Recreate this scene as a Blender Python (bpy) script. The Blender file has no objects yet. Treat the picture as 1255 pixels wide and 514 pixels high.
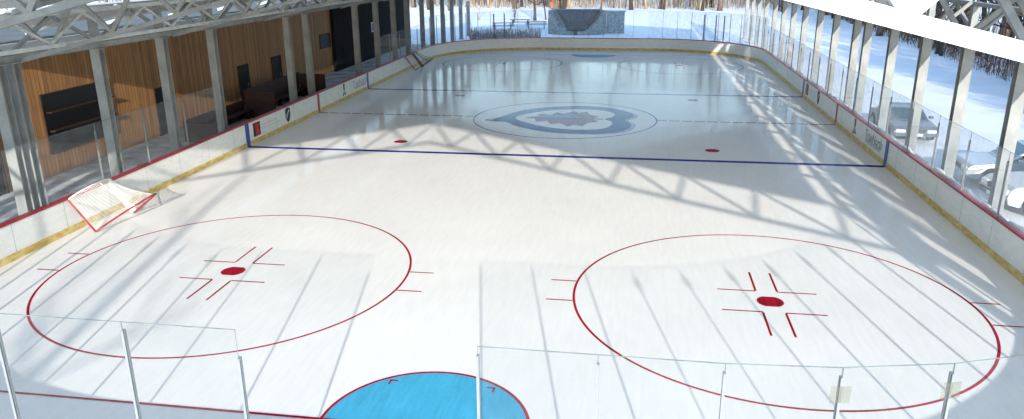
import bpy, math, random
from mathutils import Vector, Matrix
random.seed(7)
S = bpy.context.scene
COL = S.collection
R = math.radians

# ------------------------------------------------------------ camera
def rotm(axis, a): return Matrix.Rotation(a, 3, axis)
B = Matrix(((1, 0, 0), (0, 0, -1), (0, 1, 0)))
M = rotm('Z', -0.0073) @ rotm('X', 0.3149) @ B @ rotm('Z', -0.157)   # world -> (right, down, forward)
cam_d = bpy.data.cameras.new('camera')
cam = bpy.data.objects.new('camera', cam_d); COL.objects.link(cam)
right, down, fwd = M[0], M[1], M[2]
mw = Matrix((( right[0], -down[0], -fwd[0], 3.3324),
             ( right[1], -down[1], -fwd[1], -38.1437),
             ( right[2], -down[2], -fwd[2], 7.644), (0, 0, 0, 1)))
cam.matrix_world = mw
cam_d.sensor_width = 36.0; cam_d.lens = 36 * 942.53 / 1255
cam_d.clip_start = 0.1; cam_d.clip_end = 1500
S.camera = cam

# ------------------------------------------------------------ light
SUN = Vector((0.187, -0.937, 0.296)).normalized()
elev = math.asin(SUN.z); azim = math.atan2(SUN.x, SUN.y)      # clockwise from +Y
w = bpy.data.worlds.new('World'); S.world = w; w.use_nodes = True
nt = w.node_tree; bg = nt.nodes['Background']
sky = nt.nodes.new('ShaderNodeTexSky'); sky.sky_type = 'NISHITA'; sky.sun_disc = False
sky.sun_elevation = elev; sky.sun_rotation = azim; sky.air_density = 1.0; sky.dust_density = 0.15; sky.ozone_density = 1.0
nt.links.new(sky.outputs[0], bg.inputs[0]); bg.inputs[1].default_value = 0.15
sd = bpy.data.lights.new('sun', 'SUN'); sd.energy = 2.05; sd.angle = R(0.6); sd.color = (1.0, 0.93, 0.84)
sun = bpy.data.objects.new('sun', sd); COL.objects.link(sun)
sun.rotation_euler = SUN.to_track_quat('Z', 'Y').to_euler(); sun.location = (20, -80, 40)
S.view_settings.view_transform = 'Standard'; S.view_settings.look = 'None'
S.view_settings.exposure = 1.70; S.view_settings.gamma = 1; S.view_settings.use_curve_mapping = False
S.cycles.transparent_max_bounces = 48; S.cycles.max_bounces = 8

# ------------------------------------------------------------ materials
def mat(name, col, rough=0.6, metal=0.0, var=0.0, scale=4.0, bump=0.0, bscale=30.0, stretch=(1, 1, 1), col2=None, spec=0.5, ior=1.45, detail=5.0):
    m = bpy.data.materials.new(name); m.use_nodes = True
    n = m.node_tree.nodes; L = m.node_tree.links; p = n['Principled BSDF']
    p.inputs['Roughness'].default_value = rough; p.inputs['Metallic'].default_value = metal
    p.inputs['Specular IOR Level'].default_value = spec; p.inputs['IOR'].default_value = ior
    p.inputs['Base Color'].default_value = (*col, 1)
    if var or bump or col2:
        tc = n.new('ShaderNodeTexCoord'); mp = n.new('ShaderNodeMapping'); mp.inputs['Scale'].default_value = stretch
        L.new(tc.outputs['Object'], mp.inputs[0])
        if var or col2:
            no = n.new('ShaderNodeTexNoise'); no.inputs['Scale'].default_value = scale; no.inputs['Detail'].default_value = detail
            L.new(mp.outputs[0], no.inputs['Vector'])
            r = n.new('ShaderNodeValToRGB'); r.color_ramp.elements[0].position = 0.33; r.color_ramp.elements[1].position = 0.67
            c1 = tuple(max(0, c * (1 - var)) for c in col); c2 = col2 if col2 else tuple(min(1, c * (1 + var)) for c in col)
            r.color_ramp.elements[0].color = (*c1, 1); r.color_ramp.elements[1].color = (*c2, 1)
            L.new(no.outputs[0], r.inputs[0]); L.new(r.outputs[0], p.inputs['Base Color'])
        if bump:
            nb = n.new('ShaderNodeTexNoise'); nb.inputs['Scale'].default_value = bscale; nb.inputs['Detail'].default_value = 6
            L.new(mp.outputs[0], nb.inputs['Vector'])
            bp = n.new('ShaderNodeBump'); bp.inputs['Strength'].default_value = bump; bp.inputs['Distance'].default_value = 0.02
            L.new(nb.outputs[0], bp.inputs['Height']); L.new(bp.outputs[0], p.inputs['Normal'])
    return m

SPEC = 0.025
def ice_like(name, col, var=0.035):
    """wet, skated ice: a painted colour under a clear glossy surface with fine scratches"""
    m = bpy.data.materials.new(name); m.use_nodes = True
    n = m.node_tree.nodes; L = m.node_tree.links; p = n['Principled BSDF']
    tc = n.new('ShaderNodeTexCoord')
    def noise(scale, st, det=5, rot=0):
        mp = n.new('ShaderNodeMapping'); mp.inputs['Scale'].default_value = st; mp.inputs['Rotation'].default_value = (0, 0, rot)
        L.new(tc.outputs['Object'], mp.inputs[0])
        t = n.new('ShaderNodeTexNoise'); t.inputs['Scale'].default_value = scale; t.inputs['Detail'].default_value = det
        L.new(mp.outputs[0], t.inputs['Vector']); return t.outputs[0]
    a = noise(0.35, (1, 1, 1)); b = noise(3.0, (3, 0.35, 1), 6, 0.15); c = noise(14.0, (1, 1, 1), 4)
    ad = n.new('ShaderNodeMath'); ad.operation = 'ADD'; L.new(a, ad.inputs[0]); L.new(b, ad.inputs[1])
    ad2 = n.new('ShaderNodeMath'); ad2.operation = 'MULTIPLY_ADD'; L.new(c, ad2.inputs[0]); ad2.inputs[1].default_value = 0.4; L.new(ad.outputs[0], ad2.inputs[2])
    r = n.new('ShaderNodeMapRange'); r.inputs[1].default_value = 0.85; r.inputs[2].default_value = 1.55; r.inputs[3].default_value = 1 - var * 2; r.inputs[4].default_value = 1 + var
    L.new(ad2.outputs[0], r.inputs[0])
    mx = n.new('ShaderNodeVectorMath'); mx.operation = 'SCALE'; mx.inputs[0].default_value = col; L.new(r.outputs[0], mx.inputs['Scale'])
    L.new(mx.outputs[0], p.inputs['Base Color'])
    rr = n.new('ShaderNodeMapRange'); rr.inputs[1].default_value = 0.35; rr.inputs[2].default_value = 0.65; rr.inputs[3].default_value = 0.05; rr.inputs[4].default_value = 0.13
    L.new(b, rr.inputs[0]); L.new(rr.outputs[0], p.inputs['Roughness'])
    p.inputs['IOR'].default_value = 1.31; p.inputs['Specular IOR Level'].default_value = SPEC
    bp = n.new('ShaderNodeBump'); bp.inputs['Strength'].default_value = 0.02; bp.inputs['Distance'].default_value = 0.01
    s = noise(9.0, (6, 0.6, 1), 6, 0.35); L.new(s, bp.inputs['Height']); L.new(bp.outputs[0], p.inputs['Normal'])
    return m

def glass_mat(name, tint, haze, rough=0.02):
    m = bpy.data.materials.new(name); m.use_nodes = True
    n = m.node_tree.nodes; L = m.node_tree.links; n.remove(n['Principled BSDF']); out = n['Material Output']
    t = n.new('ShaderNodeBsdfTransparent'); t.inputs[0].default_value = (*tint, 1)
    d = n.new('ShaderNodeBsdfTranslucent'); d.inputs[0].default_value = (.85, .88, .9, 1)
    d2 = n.new('ShaderNodeBsdfDiffuse'); d2.inputs[0].default_value = (.8, .84, .86, 1)
    dm = n.new('ShaderNodeMixShader'); dm.inputs[0].default_value = .5; L.new(d.outputs[0], dm.inputs[1]); L.new(d2.outputs[0], dm.inputs[2])
    tc = n.new('ShaderNodeTexCoord'); no = n.new('ShaderNodeTexNoise'); no.inputs['Scale'].default_value = 3; no.inputs['Detail'].default_value = 6; L.new(tc.outputs['Object'], no.inputs['Vector'])
    mr = n.new('ShaderNodeMapRange'); mr.inputs[1].default_value = .35; mr.inputs[2].default_value = .7; mr.inputs[3].default_value = haze * .6; mr.inputs[4].default_value = haze * 1.5
    L.new(no.outputs[0], mr.inputs[0])
    m1 = n.new('ShaderNodeMixShader'); L.new(mr.outputs[0], m1.inputs[0]); L.new(t.outputs[0], m1.inputs[1]); L.new(dm.outputs[0], m1.inputs[2])
    g = n.new('ShaderNodeBsdfGlossy'); g.inputs['Roughness'].default_value = rough
    fr = n.new('ShaderNodeFresnel'); fr.inputs[0].default_value = 1.2
    ge = n.new('ShaderNodeNewGeometry'); inv = n.new('ShaderNodeMath'); inv.operation = 'SUBTRACT'; inv.inputs[0].default_value = 1; L.new(ge.outputs['Backfacing'], inv.inputs[1])
    fm = n.new('ShaderNodeMath'); fm.operation = 'MULTIPLY'; L.new(fr.outputs[0], fm.inputs[0]); L.new(inv.outputs[0], fm.inputs[1])
    m2 = n.new('ShaderNodeMixShader'); L.new(fm.outputs[0], m2.inputs[0]); L.new(m1.outputs[0], m2.inputs[1]); L.new(g.outputs[0], m2.inputs[2])
    L.new(m2.outputs[0], out.inputs[0]); return m

def wood_planks(name, c1, c2):
    m = bpy.data.materials.new(name); m.use_nodes = True
    n = m.node_tree.nodes; L = m.node_tree.links; p = n['Principled BSDF']; p.inputs['Roughness'].default_value = .55
    tc = n.new('ShaderNodeTexCoord'); sp = n.new('ShaderNodeSeparateXYZ'); L.new(tc.outputs['Object'], sp.inputs[0])
    ad = n.new('ShaderNodeMath'); ad.operation = 'ADD'; L.new(sp.outputs[0], ad.inputs[0]); L.new(sp.outputs[1], ad.inputs[1])
    ml = n.new('ShaderNodeMath'); ml.operation = 'MULTIPLY'; ml.inputs[1].default_value = 1 / .19; L.new(ad.outputs[0], ml.inputs[0])
    fl = n.new('ShaderNodeMath'); fl.operation = 'FLOOR'; L.new(ml.outputs[0], fl.inputs[0])
    fc = n.new('ShaderNodeMath'); fc.operation = 'FRACT'; L.new(ml.outputs[0], fc.inputs[0])
    wn = n.new('ShaderNodeTexWhiteNoise'); wn.noise_dimensions = '1D'; L.new(fl.outputs[0], wn.inputs['W'])
    mp = n.new('ShaderNodeMapping'); mp.inputs['Scale'].default_value = (14, 14, .8); L.new(tc.outputs['Object'], mp.inputs[0])
    no = n.new('ShaderNodeTexNoise'); no.inputs['Scale'].default_value = 1.6; no.inputs['Detail'].default_value = 7; L.new(mp.outputs[0], no.inputs['Vector'])
    mx = n.new('ShaderNodeMath'); mx.operation = 'MULTIPLY_ADD'; L.new(wn.outputs[0], mx.inputs[0]); mx.inputs[1].default_value = .38; L.new(no.outputs[0], mx.inputs[2])
    r = n.new('ShaderNodeValToRGB'); r.color_ramp.elements[0].position = .3; r.color_ramp.elements[1].position = .95
    r.color_ramp.elements[0].color = (*c1, 1); r.color_ramp.elements[1].color = (*c2, 1); L.new(mx.outputs[0], r.inputs[0])
    gp = n.new('ShaderNodeMath'); gp.operation = 'GREATER_THAN'; gp.inputs[1].default_value = .07; L.new(fc.outputs[0], gp.inputs[0])
    mm = n.new('ShaderNodeMixRGB'); mm.inputs[1].default_value = (.03, .015, .008, 1); L.new(gp.outputs[0], mm.inputs[0]); L.new(r.outputs[0], mm.inputs[2])
    L.new(mm.outputs[0], p.inputs['Base Color']); return m

ICE = ice_like('ice', (.83, .82, .792))
ICE_RED = ice_like('ice_red_paint', (.42, .012, .035), .25)
ICE_DKRED = ice_like('ice_dark_red_paint', (.30, .02, .05), .3)
ICE_BLUE = ice_like('ice_blue_paint', (.03, .03, .32), .3)
ICE_NAVY = ice_like('ice_navy_paint', (.004, .05, .24), .1)
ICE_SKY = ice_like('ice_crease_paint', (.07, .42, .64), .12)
ICE_GREY = ice_like('ice_silver_paint', (.42, .48, .54), .1)
SNOW = mat('snow', (.80, .83, .87), .65, var=.05, scale=.25, bump=1.0, bscale=1.6, col2=(.88, .9, .92))
SNOWC = mat('snow_lump', (.84, .87, .9), .6, bump=.5, bscale=12)
BOARD = mat('board_white', (.78, .78, .76), .35, var=.05, scale=2.5, stretch=(1, 1, 3))
def scuffs(m, amount, col=(.05, .05, .055)):
    n = m.node_tree.nodes; L = m.node_tree.links; p = n['Principled BSDF']; src = p.inputs['Base Color'].links[0].from_socket
    tc = n.new('ShaderNodeTexCoord'); mp = n.new('ShaderNodeMapping'); mp.inputs['Scale'].default_value = (1, 1, 2.2); L.new(tc.outputs['Object'], mp.inputs[0])
    a = n.new('ShaderNodeTexNoise'); a.inputs['Scale'].default_value = 7; a.inputs['Detail'].default_value = 3; L.new(mp.outputs[0], a.inputs['Vector'])
    r = n.new('ShaderNodeMapRange'); r.inputs[1].default_value = .66; r.inputs[2].default_value = .72; r.inputs[3].default_value = 0; r.inputs[4].default_value = amount; L.new(a.outputs[0], r.inputs[0])
    mx = n.new('ShaderNodeMixRGB'); mx.inputs[2].default_value = (*col, 1); L.new(r.outputs[0], mx.inputs[0]); L.new(src, mx.inputs[1]); L.new(mx.outputs[0], p.inputs['Base Color'])
scuffs(BOARD, .35)
KICK = mat('kick_yellow', (.70, .46, .10), .45, var=.28, scale=3.0, stretch=(1, 1, 2), col2=(.74, .58, .26))
CAPR = mat('cap_red', (.33, .012, .03), .35, var=.15)
BLUEP = mat('stripe_blue', (.02, .07, .30), .4)
REDP = mat('stripe_red', (.36, .02, .05), .4)
STEEL = mat('galvanised', (.27, .28, .275), .8, metal=0, spec=.2, var=.22, scale=2.2, stretch=(1, 1, .5), bump=.1, bscale=8)
STEELW = mat('white_steel', (.93, .93, .91), .5, var=.04, scale=1.2)
TRUSSM = mat('truss_grey', (.27, .29, .29), .75, metal=0, spec=.2, var=.15, scale=3)
TRUSSL = mat('truss_pale', (.52, .55, .53), .5, metal=.1, var=.15, scale=3)
ALU = mat('post_alu', (.24, .26, .27), .55, metal=0, var=.08, scale=5)
DARKPOST = mat('dark_post', (.05, .055, .065), .5)
GLASS = glass_mat('rink_glass', (.965, .975, .975), .06)
GLASSR = glass_mat('frosted_glass', (.96, .97, .975), .13)
GLASSN = glass_mat('near_glass', (.965, .972, .972), .022)
EDGE = glass_mat('glass_edge', (.55, .63, .63), .25)
ROOFM = mat('roof_sheet', (.86, .86, .85), .5, var=.05, scale=2)
WOOD = wood_planks('wood_cladding', (.15, .066, .024), (.42, .215, .08))
WOODD = mat('dark_wood', (.030, .012, .008), .6, var=.3, scale=3)
BLACK = mat('black_cladding', (.010, .011, .014), .85, var=.3, scale=2, spec=.15)
NIGHT = mat('dark_opening', (.006, .006, .008), .3)
SOFFIT = mat('fascia_pale', (.55, .57, .56), .6, var=.08, scale=2)
ROOFD = mat('roof_membrane', (.12, .12, .12), .85, var=.2, scale=1)
DECK = mat('walkway', (.42, .44, .46), .75, var=.25, scale=1.2, bump=.3, bscale=9, col2=(.7, .72, .75))
BLK = mat('logo_black', (.012, .012, .014), .5)
LRED = mat('logo_red', (.55, .02, .02), .5)
LGREY = mat('logo_grey', (.33, .35, .38), .5)
LPALE = mat('logo_silver', (.55, .58, .62), .5)
NAVYT = mat('logo_text_slate', (.10, .14, .2), .5)
NETW = mat('net_white', (.8, .8, .78), .7)
PIPER = mat('goal_red', (.34, .025, .04), .35)
PIPED = mat('goal_dark_brown', (.13, .05, .035), .5)  # dark brown for the pipes of the far left goal
STONE = mat('stone_grey', (.20, .25, .27), .9, var=.45, scale=6, bump=1, bscale=5, col2=(.40, .46, .48))
STONED = mat('stone_dark', (.07, .08, .11), .9, var=.4, scale=5, bump=.6, bscale=8)
ORANGE = mat('orange_wood', (.60, .20, .06), .6, var=.25, scale=3)
TRUNKD = mat('bark_dark', (.050, .038, .032), .9, var=.4, scale=6, stretch=(1, 1, .3), bump=.6)
TRUNKL = mat('bark_pale', (.36, .27, .17), .9, var=.35, scale=5, stretch=(1, 1, .3), bump=.6)
TRUNKM = mat('bark_brown', (.15, .105, .075), .9, var=.4, scale=6, stretch=(1, 1, .3), bump=.6)
BRUSHM = mat('brush_brown', (.10, .06, .045), .9, var=.5, scale=.8, col2=(.24, .15, .10))
BRUSHT = mat('brush_tan', (.36, .27, .17), .9, var=.4, scale=.6, col2=(.5, .4, .27))
SHRUB = mat('hedge_twigs', (.22, .19, .20), .9, var=.4, scale=2)
CARW = mat('car_white', (.62, .62, .60), .25, var=.06, scale=3)
CARS = mat('car_silver', (.50, .53, .56), .25, metal=.4)
CARD = mat('car_dark', (.13, .145, .165), .25, metal=.2)
CGLASS = mat('car_glass', (.015, .05, .065), .06, spec=.8)
TYRE = mat('tyre', (.02, .02, .02), .8)
RIM = mat('rim', (.5, .51, .52), .3, metal=.7)
LAMP = mat('headlight', (.75, .76, .76), .12)
TAILR = mat('tail_red', (.5, .02, .02), .3)
GRILLE = mat('grille', (.03, .03, .03), .4)

# ------------------------------------------------------------ object helpers
def tag(o, label=None, cat=None, group=None, kind=None):
    if label: o['label'] = label
    if cat: o['category'] = cat
    if group: o['group'] = group
    if kind: o['kind'] = kind
    return o
def empty(name, loc=(0, 0, 0), label=None, cat=None, group=None, rz=0):
    o = bpy.data.objects.new(name, None); COL.objects.link(o); o.location = loc; o.rotation_euler = (0, 0, rz)
    o.empty_display_size = .2
    return tag(o, label, cat, group)
class MB:
    def __init__(s): s.v = []; s.f = []
    def add(s, vs, fs):
        k = len(s.v); s.v += [tuple(v) for v in vs]; s.f += [tuple(i + k for i in f) for f in fs]; return s
    def box(s, x0, x1, y0, y1, z0, z1):
        return s.add([(x0,y0,z0),(x1,y0,z0),(x1,y1,z0),(x0,y1,z0),(x0,y0,z1),(x1,y0,z1),(x1,y1,z1),(x0,y1,z1)],
                     [(3,2,1,0),(4,5,6,7),(0,1,5,4),(1,2,6,5),(2,3,7,6),(3,0,4,7)])
    def bar(s, p, q, w, h=None, up=(0, 0, 1)):
        p = Vector(p); q = Vector(q); h = h or w; d = (q - p).normalized(); u = Vector(up)
        if abs(d.dot(u)) > .98: u = Vector((0, 1, 0))
        a = d.cross(u).normalized() * w / 2; b = a.cross(d).normalized() * h / 2
        return s.add([p-a-b, p+a-b, p+a+b, p-a+b, q-a-b, q+a-b, q+a+b, q-a+b],
                     [(0,3,2,1),(4,5,6,7),(0,1,5,4),(1,2,6,5),(2,3,7,6),(3,0,4,7)][::1])
    def tube(s, pts, rad, n=8, closed=False):
        pts = [Vector(p) for p in pts]; N = len(pts)
        if not hasattr(rad, '__len__'): rad = [rad] * N
        rings = []; prev = None
        for i, p in enumerate(pts):
            a = pts[(i - 1) % N] if (i or closed) else p; b = pts[(i + 1) % N] if (i < N - 1 or closed) else p
            d = (b - a).normalized(); u = prev if prev else (Vector((0, 0, 1)) if abs(d.z) < .9 else Vector((1, 0, 0)))
            x = d.cross(u).normalized(); y = x.cross(d).normalized(); prev = y
            k = len(s.v); rings.append(k)
            for j in range(n):
                t = 2 * math.pi * j / n; s.v.append(tuple(p + (x * math.cos(t) + y * math.sin(t)) * rad[i]))
        M_ = N if closed else N - 1
        for i in range(M_):
            a = rings[i]; b = rings[(i + 1) % N]
            for j in range(n): s.f.append((a + j, a + (j + 1) % n, b + (j + 1) % n, b + j))
        if not closed:
            s.f.append(tuple(rings[0] + j for j in range(n))[::-1]); s.f.append(tuple(rings[-1] + j for j in range(n)))
        return s
    def poly(s, pts, z0, z1=None):
        n = len(pts)
        if z1 is None: return s.add([(x, y, z0) for x, y in pts], [tuple(range(n))])
        return s.add([(x, y, z0) for x, y in pts] + [(x, y, z1) for x, y in pts],
                     [tuple(range(n))[::-1], tuple(range(n, 2 * n))] + [(i, (i + 1) % n, n + (i + 1) % n, n + i) for i in range(n)])
    def ring(s, cx, cy, r0, r1, z, n=120, a0=0, a1=2 * math.pi):
        full = abs(a1 - a0 - 2 * math.pi) < 1e-6; k = n if full else n + 1; base = len(s.v)
        for i in range(k):
            t = a0 + (a1 - a0) * i / n
            s.v += [(cx + r0 * math.cos(t), cy + r0 * math.sin(t), z), (cx + r1 * math.cos(t), cy + r1 * math.sin(t), z)]
        for i in range(n):
            a = base + 2 * i; b = base + 2 * ((i + 1) % k); s.f.append((a, a + 1, b + 1, b))
        return s
    def build(s, name, m, parent=None, smooth=False):
        me = bpy.data.meshes.new(name); me.from_pydata(s.v, [], s.f); me.validate()
        import bmesh
        bm = bmesh.new(); bm.from_mesh(me); bmesh.ops.recalc_face_normals(bm, faces=bm.faces); bm.to_mesh(me); bm.free()
        me.materials.append(m)
        if smooth:
            for p in me.polygons: p.use_smooth = True
        o = bpy.data.objects.new(name, me); COL.objects.link(o)
        if parent: o.parent = parent
        return o
def bevel(o, w=.01, seg=2):
    b = o.modifiers.new('bevel', 'BEVEL'); b.width = w; b.segments = seg; b.limit_method = 'ANGLE'; return o
def children(o): return [c for c in bpy.data.objects if c.parent == o]
def copy_tree(o, parent=None, kids=None):
    c = o.copy(); COL.objects.link(c); c.parent = parent
    for ch in (kids if kids is not None else children(o)): copy_tree(ch, c)
    return c
ONES = ['', 'first', 'second', 'third', 'fourth', 'fifth', 'sixth', 'seventh', 'eighth', 'ninth', 'tenth', 'eleventh', 'twelfth', 'thirteenth', 'fourteenth', 'fifteenth', 'sixteenth', 'seventeenth', 'eighteenth', 'nineteenth', 'twentieth']
def nth(i):
    return ONES[i] if i <= 20 else ('twenty-' + ONES[i - 20] if i < 30 else 'thirtieth')
def text_mesh(name, body, size, m, parent, mw, bold=0.0):
    cu = bpy.data.curves.new(name, 'FONT'); cu.body = body; cu.size = size; cu.extrude = .0015; cu.offset = bold; cu.align_x = 'CENTER'; cu.align_y = 'CENTER'
    t = bpy.data.objects.new(name, cu); COL.objects.link(t); bpy.context.view_layer.update()
    me = bpy.data.meshes.new_from_object(t.evaluated_get(bpy.context.evaluated_depsgraph_get()))
    bpy.data.objects.remove(t); me.materials.clear(); me.materials.append(m)
    o = bpy.data.objects.new(name, me); COL.objects.link(o); o.parent = parent; o.matrix_local = mw; return o
def spline(pts, k=8, closed=True):
    n = len(pts); out = []
    for i in range(n if closed else n - 1):
        p0, p1, p2, p3 = [Vector(pts[j % n]) if closed else Vector(pts[min(max(j, 0), n - 1)]) for j in (i - 1, i, i + 1, i + 2)]
        for q in range(k):
            t = q / k
            out.append(tuple(.5 * ((2 * p1) + (-p0 + p2) * t + (2 * p0 - 5 * p1 + 4 * p2 - p3) * t * t + (-p0 + 3 * p1 - 3 * p2 + p3) * t ** 3)))
    return out

# ------------------------------------------------------------ rink geometry
HX, HY, CR = 12.97, 30.48, 8.53
def rim(off=0.0, z=None, arc=28):
    """closed rounded rectangle, counter-clockwise from the near end of the right side"""
    pts = []
    for cx, cy, a0 in ((HX-CR, HY-CR, 0), (-HX+CR, HY-CR, 90), (-HX+CR, -HY+CR, 180), (HX-CR, -HY+CR, 270)):
        for i in range(arc + 1):
            a = R(a0 + 90 * i / arc); pts.append((cx + (CR + off) * math.cos(a), cy + (CR + off) * math.sin(a)))
    return pts
def sweep(mb, o0, o1, z0, z1):
    A = rim(o0); Bp = rim(o1); n = len(A); k = len(mb.v)
    for (a, b) in zip(A, Bp): mb.v += [(*a, z0), (*a, z1), (*b, z1), (*b, z0)]
    for i in range(n):
        p = k + 4 * i; q = k + 4 * ((i + 1) % n)
        for j in range(4): mb.f.append((p + j, p + (j + 1) % 4, q + (j + 1) % 4, q + j))
    return mb

# ground
g = MB()
N = 90
xs = [-260 + 520 * i / N for i in range(N + 1)]; ys = [-140 + 600 * i / N for i in range(N + 1)]
rnd = random.Random(3)
for y in ys:
    for x in xs:
        d = max(abs(x) - 24, max(y - 50, -60 - y), 0)
        g.v.append((x, y, -.05 + min(d / 40, 1) * .25 * math.sin(x * .11 + 1) * math.cos(y * .09) + max(0, y - 110) * .02 + max(0, x - 60) * .03))
for j in range(N):
    for i in range(N): a = j * (N + 1) + i; g.f.append((a, a + 1, a + N + 2, a + N + 1))
ground = g.build('snow_ground', SNOW, smooth=True); tag(ground, kind='structure')
ice = MB().poly(rim(.05), -.03, 0.0).build('ice_sheet', ICE); tag(ice, kind='structure')
walk = MB().box(-18.05, -13.2, -34, 34, -.03, .02).build('walkway', DECK); tag(walk, kind='structure')

# painted marks on the ice
Z1, Z2, Z3, Z4 = .003, .006, .009, .012
E, D = 21.03, 6.706
def strip(name, x0, x1, y0, y1, m, z=Z1): return MB().add([(x0,y0,z),(x1,y0,z),(x1,y1,z),(x0,y1,z)], [(0,1,2,3)]).build(name, m, ice)
strip('blue_line', -HX, HX, -7.98, -7.68, ICE_BLUE)
strip('blue_line', -HX, HX, 7.68, 7.98, ICE_BLUE)
for i in range(43):
    x = -HX + i * .605
    if abs(x + .2) > 4.7: strip('red_line_dash', x, min(x + .5, HX), -.07, .07, ICE_DKRED)
gx = HX - CR + math.sqrt(CR ** 2 - (27.13 - (HY - CR)) ** 2)
for sg in (-1, 1): strip('goal_line', -gx, gx, sg * 27.13 - .03, sg * 27.13 + .03, ICE_RED if sg < 0 else ICE_DKRED, Z3)
mk = ICE_RED
for sx in (-1, 1):
    for sy in (-1, 1):
        m_ = ICE_RED if sy < 0 else ICE_DKRED
        cx, cy = sx * D, sy * E
        MB().ring(cx, cy, 4.54, 4.60, Z1, 160).build('faceoff_circle', m_, ice)
        pts = [(cx + .305 * math.cos(t), cy + max(-.27, min(.27, .305 * math.sin(t)))) for t in [2 * math.pi * i / 40 for i in range(40)]]
        MB().poly(pts, Z2).build('faceoff_spot', m_, ice)
        for ax in (-1, 1):
            for ay in (-1, 1):
                x0, y0 = cx + ax * .25, cy + ay * .58; wd = .026
                b = MB()
                b.add([(x0, y0 - wd, Z1), (x0 + ax * .9, y0 - wd, Z1), (x0 + ax * .9, y0 + wd, Z1), (x0, y0 + wd, Z1)], [(0, 1, 2, 3)])
                b.add([(x0 - wd, y0 + ay * wd, Z1), (x0 + wd, y0 + ay * wd, Z1), (x0 + wd, y0 + ay * 1.18, Z1), (x0 - wd, y0 + ay * 1.18, Z1)], [(0, 1, 2, 3)])
                b.build('faceoff_corner_mark', m_, ice)
            for ay in (-1, 1):
                yy = cy + ay * .58; xx = cx + ax * 4.57
                strip('hash_mark', min(xx, xx + ax * .62), max(xx, xx + ax * .62), yy - .025, yy + .025, m_, Z2)
        cy2 = sy * 6.05
        pts = [(cx + .30 * math.cos(t), cy2 + max(-.27, min(.27, .3 * math.sin(t)))) for t in [2 * math.pi * i / 40 for i in range(40)]]
        MB().poly(pts, Z2).build('neutral_spot', ICE_RED if sy < 0 else ICE_DKRED, ice)
MB().ring(0, 0, 4.53, 4.60, Z1, 180).build('centre_circle', ICE_BLUE, ice)
for sy in (-1, 1):
    t = [math.pi * i / 60 for i in range(61)]
    pts = [(1.83 * math.cos(a), sy * (27.13 - .03 - 1.83 * math.sin(a))) for a in t]
    if sy < 0: pts = [(1.83 * math.cos(a), -27.10 + 1.83 * math.sin(a)) for a in t]
    MB().poly(pts, Z1).build('goal_crease', ICE_SKY, ice)
    if sy < 0: MB().ring(0, -27.10, 1.80, 1.86, Z2, 60, 0, math.pi).build('crease_outline', ICE_RED, ice)
    else: MB().ring(0, 27.10, 1.80, 1.86, Z2, 60, math.pi, 2 * math.pi).build('crease_outline', ICE_DKRED, ice)
for sx in (-1, 1):
    b = MB(); x0 = sx * 1.0; y0 = -25.72
    b.add([(x0, y0, Z3), (x0 + sx * -.14, y0, Z3), (x0 + sx * -.14, y0 + .04, Z3), (x0, y0 + .04, Z3)], [(0, 1, 2, 3)])
    b.add([(x0 - .02, y0 - .13, Z3), (x0 + .02, y0 - .13, Z3), (x0 + .02, y0 + .04, Z3), (x0 - .02, y0 + .04, Z3)], [(0, 1, 2, 3)])
    b.build('crease_corner_mark', ICE_RED, ice)
# centre logo: navy heart lying on its side round a leaf
outer = [(-3.62, -1.02), (-3.25, .05), (-2.45, 1.80), (-1.15, 2.95), (.42, 3.50), (1.75, 3.32), (2.85, 2.45), (3.42, 1.35), (3.30, .55), (2.98, -.03), (3.32, -1.0), (3.18, -2.1), (2.65, -2.95), (1.6, -3.42), (-.04, -3.38), (-1.25, -2.85), (-2.2, -1.98), (-2.9, -1.1)]
inner = [(-2.50, -.12), (-1.76, 1.25), (-.61, 2.25), (1.05, 2.50), (2.05, 2.12), (2.46, 1.40), (2.37, .61), (2.02, .02), (2.37, -.62), (2.36, -1.55), (1.9, -2.34), (.87, -2.64), (-.44, -2.32), (-1.6, -1.42)]
def heart(pts, m, z, dx=0, dy=0, nm='logo_heart'):
    P = spline([(x + dx, y + dy) for x, y in pts], 6); c = (0.3, 0)
    MB().poly(P, z).build(nm, m, ice)
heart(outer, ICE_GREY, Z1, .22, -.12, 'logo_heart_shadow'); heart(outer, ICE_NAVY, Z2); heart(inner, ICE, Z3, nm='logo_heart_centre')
hl = [(-2.05, 0), (-1.45, .33), (-1.32, .98), (-.80, .78), (-.52, 1.50), (-.15, 1.18), (.32, 1.95), (.62, 1.52), (1.02, 1.84), (1.22, 1.10), (1.72, .60), (1.42, .16), (1.95, .07)]
leaf = hl + [(x, -y) for x, y in hl[::-1][:-1]]
MB().poly(leaf, Z4).build('logo_leaf', ice_like('ice_leaf_red', (.26, .07, .13), .3), ice)
lb = [(-1.5, .08), (-1.1, .5), (-.45, .75), (.3, 1.2), (.55, .55), (.75, .15), (1.1, .07)]
MB().poly([(x, y + .01) for x, y in lb] + [(1.1, .02), (-1.5, .02)], Z4 + .003).build('logo_leaf_reflection', ice_like('ice_leaf_reflection_blue', (.10, .30, .48), .2), ice)  # blue reflection over the leaf's upper half, painted in as a flat shape
strip('logo_stick', -3.9, -2.5, -.98, -.72, ICE_NAVY, Z3)

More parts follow.
